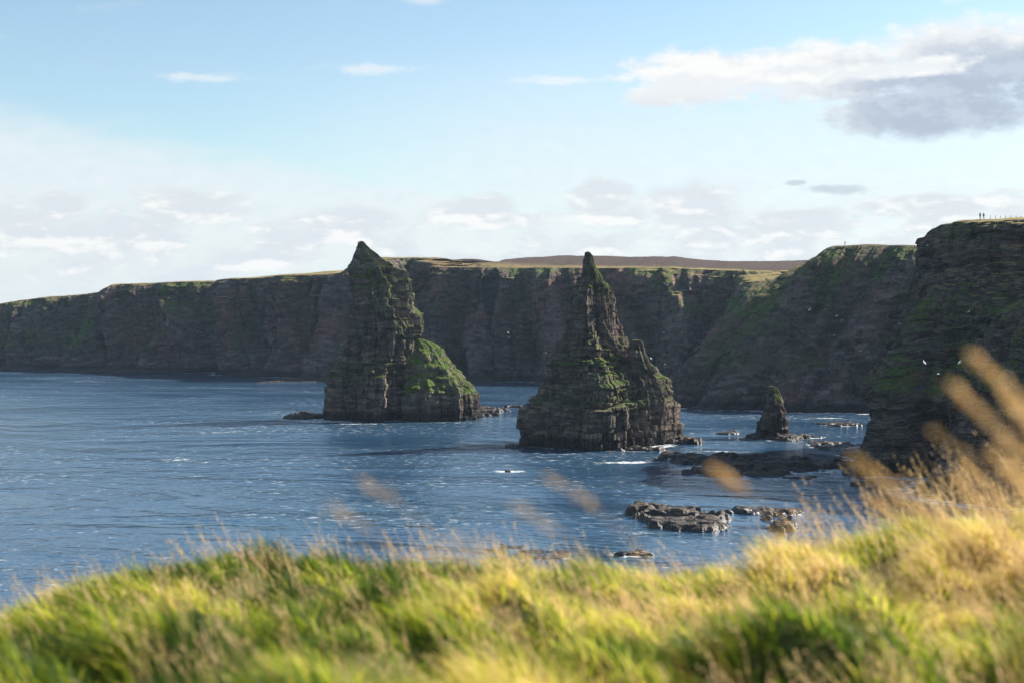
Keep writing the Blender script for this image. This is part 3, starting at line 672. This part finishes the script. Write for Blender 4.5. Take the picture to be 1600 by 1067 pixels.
# ------------------------------------------------------------ gulls
def gull_mesh():
    V = []; Fc = []
    # body: lofted rings along X (nose at +X)
    prof = [(-.30, .004, .0), (-.24, .03, .0), (-.12, .055, 0), (.02, .065, 0), (.12, .055, .01), (.18, .038, .02), (.23, .035, .025), (.27, .02, .022), (.32, .005, .015)]
    n = 8
    for x, r, z in prof:
        for k in range(n): V.append((x, math.cos(k*2*math.pi/n)*r, z+math.sin(k*2*math.pi/n)*r*.85))
    for i in range(len(prof)-1):
        for k in range(n): Fc.append((i*n+k, i*n+(k+1) % n, (i+1)*n+(k+1) % n, (i+1)*n+k))
    b = len(V); V += [(-.22, -.03, 0), (-.22, .03, 0), (-.42, .06, 0), (-.42, -.06, 0)]; Fc.append((b, b+1, b+2, b+3))
    for s in (-1, 1):   # wings: inner raised, outer swept back, with thickness
        st = [(0.03*s, .10, -.08, .01), (.22*s, .11, -.09, .09), (.40*s, .08, -.08, .10), (.58*s, .0, -.10, .06), (.70*s, -.08, -.12, .02)]
        b = len(V)
        for y, xf, xb, z in st: V += [(xf, y, z), (xf-.02, y, z+.012), (xb, y, z)]
        for i in range(4):
            q = b+i*3; Fc += [(q, q+1, q+4, q+3), (q+1, q+2, q+5, q+4), (q+2, q, q+3, q+5)]
    me = bpy.data.meshes.new('seabird'); me.from_pydata(V, [], Fc); me.update(); return me
gm, g, out = new_mat('gull_feathers'); P = X(g, g.node('ShaderNodeTexCoord').outputs['Object']); bx_, by_, bz_ = g.xyz(P)
principled(g, out, g.mix(g.ss(.52, .6, g.m('ABSOLUTE', by_)), (.8, .8, .78), (.12, .12, .13)), .7)
GM = gull_mesh()
birds = [(568, 472, 480, 'white gull flying beside the upper left edge of the tallest stack'), (488, 480, 600, 'white gull above the left far cliff, second from the tallest stack'), (548, 494, 500, 'white gull touching the left edge of the tallest stack halfway up'),
         (400, 533, 620, 'white gull low on the left far cliff, leftmost of a pair'), (427, 531, 620, 'white gull low on the left far cliff, rightmost of a pair'), (348, 533, 640, 'lone white gull furthest left against the far cliff'),
         (795, 527, 470, 'white gull flying between the two large stacks'), (794, 520, 480, 'small gull just above the one between the two large stacks'), (853, 551, 440, 'gull gliding just left of the pyramid stack'),
         (1037, 520, 420, 'white gull right of the pyramid stack at mid height'), (1065, 520, 430, 'white gull furthest right of the pair beside the pyramid stack'), (1017, 560, 400, 'gull flying close above the broken pinnacle of the pyramid stack'),
         (1039, 569, 400, 'gull low beside the right shoulder of the pyramid stack'), (1212, 596, 420, 'white gull hovering just above the small stubby stack'), (1164, 614, 420, 'gull gliding left of the small stubby stack'),
         (1282, 518, 380, 'largest bright gull against the round topped headland'), (1315, 501, 400, 'gull above the largest one on the round topped headland'), (1367, 471, 380, 'highest gull in the gap beside the right hand headland'),
         (1307, 494, 420, 'small gull close left in the loose flock by the right headland'), (1449, 384, 320, 'white gull near the top of the right hand headland'), (1514, 487, 290, 'bright gull on the face of the right hand headland'),
         (1499, 566, 270, 'white gull low in front of the dark cave headland'), (1444, 566, 280, 'gull low left on the right hand headland face'), (1405, 506, 330, 'gull beside the left corner of the right hand headland'),
         (1228, 555, 400, 'gull high over the small stubby stack'), (1344, 548, 380, 'gull low in the gap left of the right hand headland'), (1466, 584, 280, 'gull beneath the green ledge of the right hand headland'),
         (1303, 524, 400, 'gull just below the largest one on the round headland'), (322, 722, 230, 'dark winged gull low over the open water at left'), (1265, 484, 400, 'gull over the left shoulder of the round topped headland')]
for px, py, d, lb in birds:
    o = obj('seabird', GM, gm, label=lb, category='gull', group='gulls wheeling in front of the cliffs'); o.location = W(px, py, d)
    o.rotation_euler = (random.uniform(-.9, .9), random.uniform(-.3, .3), random.uniform(0, 6.28)); sc_ = random.uniform(.75, 1.05); o.scale = (sc_,)*3

# ------------------------------------------------------------ walkers and fence on the headlands
from mathutils.bvhtree import BVHTree
def top_z(px, d, names='cliff'):
    x = W(px, 400, d)[0]; best = 0
    for ob in COL.objects:
        if ob.name.startswith(names):
            co = TOPS.get(ob.name)
            if co is None:
                co = np.empty(len(ob.data.vertices)*3); ob.data.vertices.foreach_get('co', co); co = co.reshape(-1, 3); TOPS[ob.name] = co
            m_ = (np.abs(co[:, 0]-x) < 3.0) & (np.abs(co[:, 1]-d) < 3.0)
            if m_.any():
                c2 = co[m_]; j = np.argmin((c2[:, 0]-x)**2+(c2[:, 1]-d)**2); best = max(best, c2[j, 2])
    return x, best
TOPS = {}
def cloth(name, c):
    m, g, out = new_mat(name); principled(g, out, c, .85); return m
def person(px, d, coat, legs, label, turn=0, group=None):
    x, z = top_z(px, d)
    o = empty('person', (x, d, z), label=label, category='person'); o.rotation_euler[2] = turn
    if group: o['group'] = group
    J = [(0, 0, .95), (0, .01, 1.2), (0, 0, 1.45), (0, -.01, 1.55), (0, -.02, 1.70), (.19, 0, 1.42), (.25, .02, 1.14), (.24, -.08, .90), (-.19, 0, 1.42), (-.26, .03, 1.14), (-.22, -.09, .92),
         (.10, 0, .90), (.12, -.04, .50), (.13, .04, .07), (.13, -.12, .04), (-.10, 0, .90), (-.11, .03, .50), (-.14, .08, .07), (-.14, -.07, .04)]
    E = [(0, 1), (1, 2), (2, 3), (3, 4), (2, 5), (5, 6), (6, 7), (2, 8), (8, 9), (9, 10), (0, 11), (11, 12), (12, 13), (13, 14), (0, 15), (15, 16), (16, 17), (17, 18)]
    Rr = [.15, .15, .14, .06, .105, .07, .05, .04, .07, .05, .04, .10, .07, .05, .045, .10, .07, .05, .045]
    me = bpy.data.meshes.new('body'); me.from_pydata(J, E, [])
    b = obj('body', me, None, o); b.modifiers.new('skin', 'SKIN'); b.modifiers.new('sub', 'SUBSURF').levels = 1
    for i, r in enumerate(Rr): me.skin_vertices[0].data[i].radius = (r, r*.8)
    me.skin_vertices[0].data[0].use_root = True
    m, g, out = new_mat('walker'); P = X(g, g.node('ShaderNodeTexCoord').outputs['Object']); zz = g.xyz(P)[2]
    principled(g, out, g.mix(g.ss(.93, .95, zz), legs, g.mix(g.ss(1.52, 1.54, zz), coat, (.40, .24, .17))), .85)
    me.materials.append(m)
    # hair cap
    V, Fc = [], []; n = 10
    for i in range(4):
        a = i/3*1.2
        for k in range(n): V.append((math.cos(k*6.283/n)*.118*math.cos(a), .01+math.sin(k*6.283/n)*.118*math.cos(a), 1.72+math.sin(a)*.115))
    for i in range(3):
        for k in range(n): Fc.append((i*n+k, i*n+(k+1) % n, i*n+n+(k+1) % n, i*n+n+k))
    Fc.append(tuple(3*n+k for k in range(n))); hm = bpy.data.meshes.new('hair'); hm.from_pydata(V, [], Fc); obj('hair', hm, HAIR, o)
    return o
HAIR = cloth('dark_hair', (.03, .02, .015))
dh1 = depth(739)+28
person(1320, depth(641)+40, (.05, .05, .07), (.03, .03, .04), 'lone dark figure standing on top of the round topped headland')
person(1531, dh1, (.03, .03, .04), (.03, .03, .05), 'left one of two walkers beside the fence on the right hand headland', .4)
person(1536.5, dh1+1, (.10, .05, .04), (.03, .03, .04), 'right one of two walkers beside the fence on the right hand headland', -.5)
wood = cloth('fence_wood', (.14, .11, .09))
fx0, fz0 = top_z(1547, dh1+2)
fr = empty('fence', (fx0, dh1+2, fz0), label='post and wire fence along the top of the right hand headland', category='fence')
prev = None
for i in range(9):
    x, z = top_z(1547+i*8, dh1+2)
    V = []; w = .06
    hh = 1.15+.1*math.sin(i*2.3); lx = .03*math.sin(i*1.7)
    for zz, s in ((-.4, 1), (hh-.05, .95), (hh, .6)):
        for k in range(6): V.append((x-fx0+math.cos(k*1.0472)*w*s+lx*zz, math.sin(k*1.0472)*w*s, z-fz0+zz))
    Fc = [(r*6+k, r*6+(k+1) % 6, r*6+6+(k+1) % 6, r*6+6+k) for r in range(2) for k in range(6)]+[tuple(12+k for k in range(6))]
    pm = bpy.data.meshes.new('post'); pm.from_pydata(V, [], Fc); obj('post', pm, wood, fr)
    if prev:
        for hgt in (.45, .95):
            a = Vector((prev[0]-fx0, 0, prev[1]-fz0+hgt)); b = Vector((x-fx0, 0, z-fz0+hgt)); V = []
            for p in (a, b):
                for k in range(4): V.append((p.x, math.cos(k*1.5708)*.012-.06, p.z+math.sin(k*1.5708)*.012))
            wm = bpy.data.meshes.new('wire'); wm.from_pydata(V, [], [(k, (k+1) % 4, 4+(k+1) % 4, 4+k) for k in range(4)]); obj('wire', wm, wood, fr)
    prev = (x, z)

# ------------------------------------------------------------ haze
def haze():
    lo, hi = (-3100, -450, -5), (3100, 4700, 140)
    V = [(x, y, z) for x in (lo[0], hi[0]) for y in (lo[1], hi[1]) for z in (lo[2], hi[2])]
    me = bpy.data.meshes.new('haze'); me.from_pydata(V, [], [(0, 1, 3, 2), (4, 6, 7, 5), (0, 4, 5, 1), (2, 3, 7, 6), (0, 2, 6, 4), (1, 5, 7, 3)]); me.update()
    m, g, out = new_mat('sea_haze'); v = g.node('ShaderNodeVolumePrincipled'); v.inputs['Color'].default_value = (.55, .75, 1, 1); v.inputs['Density'].default_value = HAZE; v.inputs['Anisotropy'].default_value = .2
    g.nt.links.new(v.outputs[0], out.inputs['Volume']); obj('haze', me, m, kind='stuff', label='thin blue sea haze')
HAZE = 0.000042
if HAZE: haze()

# ------------------------------------------------------------ sky
def sky():
    w = bpy.data.worlds.new('World'); S.world = w; w.use_nodes = True; w.node_tree.nodes.clear(); g = N(w.node_tree)
    out = g.node('ShaderNodeOutputWorld'); bg = g.node('ShaderNodeBackground'); g.nt.links.new(bg.outputs[0], out.inputs[0])
    sk = g.node('ShaderNodeTexSky', sky_type='NISHITA'); sk.sun_disc = False; sk.sun_elevation = R(SUN_EL); sk.sun_rotation = R(SUN_AZ)
    sk.air_density = 1.0; sk.dust_density = .6; sk.ozone_density = 1.5; sk.altitude = 30
    D = X(g, g.node('ShaderNodeTexCoord').outputs['Generated']); x, y, z = g.xyz(D)
    A = g.m('ARCTAN2', x, y)*(180/math.pi); E = g.m('ARCSINE', z)*(180/math.pi)
    # degrees -> photo-like units so that positions read easily: U = px, Vv = py
    q = 39.0
    U = A*q+800; V = 490-E*q
    def ell(cx, cy, rx, ry, n):       # soft ellipse warped by noise, positive inside
        a = (U-cx)/rx; b = (V-cy)/ry
        return 1-g.m('SQRT', a*a+b*b)+n
    cU = g.vec(U*.01, V*.018, 0)
    wn = g.noise(cU, 1.0, 6, .58); wn2 = g.noise(g.vec(U*.004, V*.02, 3), 1, 6, .6, dist=.4); fineN = g.noise(g.vec(U*.03, V*.05, 5), 1, 5, .6)
    wnS = g.noise(g.vec(U*.01-.08, V*.018+.22, 0), 1.0, 6, .58)      # same clouds looked up a little lower: gives relief
    nn = (wn-.5)*1.6
    # thin high veil
    edge = 172+(U-0)*.15+(wn2-.5)*110+(wn-.5)*40
    rm = g.ss(700, 1100, U)
    edge = edge*(1-rm)+rm*(255+(wn2-.5)*240)
    veil = g.ss(-10, 60, V-edge)*(.72+wn2*.5)
    lowv = g.ss(250, 430, V)*.45
    front = g.ss(-.35, .45, y)          # veil and cumulus kept ahead; unseen sky behind cleared to darken the fill
    veil = (veil+lowv).clamp().max(g.ss(20, 300, V+(wn2-.5)*60)*.86*g.ss(300, 900, U))*front
    veil = veil.max(g.ss(.56, .75, wn2)*.35*g.ss(900, 600, U.max(V*3)))
    # cumulus low over the land
    band = g.ss(262, 345, V)*g.ss(560, 420, V)
    cb = g.noise(g.vec(U*.0085, V*.02, 11), 1, 7, .55); cbS = g.noise(g.vec(U*.0085-.06, V*.02+.2, 11), 1, 7, .55)
    cum = g.ss(.40, .54, cb+(band-1)*.3)*band
    for (a, b, c, d) in ((300, 325, 95, 36), (120, 328, 50, 22), (1085, 318, 85, 42), (940, 312, 60, 36), (750, 325, 75, 30), (205, 352, 40, 12), (560, 345, 90, 24), (1440, 330, 120, 22), (1250, 345, 90, 24), (60, 380, 110, 20)):
        cum = cum.max(g.ss(.0, .45, ell(a, b, c, d, nn*.9)))
    cshade = g.ss(-.02, .12, cb-cbS)
    # the big cloud upper right
    nn = nn+(fineN-.5)*.5
    big = ell(1110, 130, 165, 46, nn*.9).max(ell(1030, 152, 90, 20, nn)).max(ell(1290, 128, 190, 52, nn*.7)).max(ell(1500, 118, 190, 78, nn*.5)).max(ell(1430, 190, 185, 44, nn*.45)).max(ell(1620, 120, 150, 90, nn*.4))
    bigr = big+(fineN-.5)*.35; big = g.ss(-.03, .44, bigr)
    wis = g.ss(.05, .6, ell(1520, 8, 140, 30, nn)).max(g.ss(.05, .9, ell(590, 112, 110, 11, nn*1.5+(fineN-.5)))*.6).max(g.ss(.05, .9, ell(335, 133, 130, 9, nn*1.5+(fineN-.5)))*.6).max(g.ss(.05, .9, ell(880, 129, 130, 10, nn*1.5+(fineN-.5)))*.6)
    wis = wis.max(g.ss(.05, .8, ell(660, 8, 55, 16, nn))*.6).max(g.ss(.05, .8, ell(420, 4, 50, 12, nn))*.5)
    dk = g.ss(.0, .55, ell(1295, 300, 75, 12, nn*1.5)).max(g.ss(.0, .5, ell(1240, 290, 26, 7, nn*1.3)))
    gline = V-(112-(U-1290)*.15)+(wn-.5)*80+(fineN-.5)*30
    grey = g.ss(-45, 60, gline)*g.ss(1180, 1400, U+(fineN-.5)*120)*g.ss(.02, .45, bigr+(V-150)*.004)
    grey = grey*(1-g.ss(0, .5, ell(1330, 126-(U-1330)*.05, 220, 17, nn*1.3)))
    grey = grey.max(g.ss(138, 172, V+(wn-.5)*60)*.22*g.ss(1320, 1250, U))
    C = sk.outputs[0]
    hsv = g.node('ShaderNodeHueSaturation'); hsv.inputs['Saturation'].default_value = SKY_SAT; hsv.inputs['Value'].default_value = SKY_VAL; g.put(hsv.inputs['Color'], C)
    C = g.mix(1.0, X(g, hsv.outputs[0]), (.94, 1.0, .97), 'MULTIPLY')
    k = 1.0
    white = (CLOUD, CLOUD*.99, CLOUD*.97); soft = (CLOUD*.66, CLOUD*.74, CLOUD*.80); grc = (CLOUD*.47, CLOUD*.545, CLOUD*.66)
    C = g.mix(veil*.8, C, g.mix(fineN, (CLOUD*.74, CLOUD*.81, CLOUD*.87), (CLOUD*.92, CLOUD*.96, CLOUD*.98)))
    C = g.mix(cum*.85*front, C, g.mix(cshade, (CLOUD*.74, CLOUD*.79, CLOUD*.83), white))
    C = g.mix(wis*.8, C, white)
    rel = g.ss(-.05, .10, wn-wnS)
    bc = g.mix(rel, (CLOUD*.88, CLOUD*.90, CLOUD*.92), white); gc = g.mix(rel*.5, grc, (CLOUD*.66, CLOUD*.73, CLOUD*.82))
    C = g.mix(big*.95, C, g.mix(grey, bc, gc))
    C = g.mix(dk*.6, C, (CLOUD*.48, CLOUD*.57, CLOUD*.64))
    g.put(bg.inputs[0], C); bg.inputs[1].default_value = .065
SKY_SAT, SKY_VAL, CLOUD = .95, 1.22, 7.1
sky()
sl = bpy.data.lights.new('sun', 'SUN'); sl.energy = 5.0; sl.angle = R(.5); sl.color = (1, .93, .82)
so = bpy.data.objects.new('sun', sl); COL.objects.link(so); so.rotation_euler = SUN_V.to_track_quat('Z', 'Y').to_euler(); so.location = (0, 0, 200)

# ------------------------------------------------------------ camera and render settings
cd = bpy.data.cameras.new('camera'); cam = bpy.data.objects.new('camera', cd); COL.objects.link(cam)
cam.location = (0, 0, H); cam.rotation_euler = (math.pi/2-PITCH, 0, 0)
cd.lens = 50; cd.sensor_width = 36; cd.clip_start = .1; cd.clip_end = 12000
cd.dof.use_dof = True; cd.dof.focus_distance = 430; cd.dof.aperture_fstop = 2.3; cd.dof.aperture_blades = 0
S.camera = cam
S.view_settings.view_transform = 'Standard'; S.view_settings.look = 'None'; S.view_settings.exposure = 1.12; S.view_settings.gamma = 1
S.cycles.max_bounces = 6; S.cycles.diffuse_bounces = 3; S.cycles.glossy_bounces = 3; S.cycles.transmission_bounces = 3; S.cycles.volume_bounces = 0
S.cycles.use_denoising = True
S.cycles.sample_clamp_indirect = 4
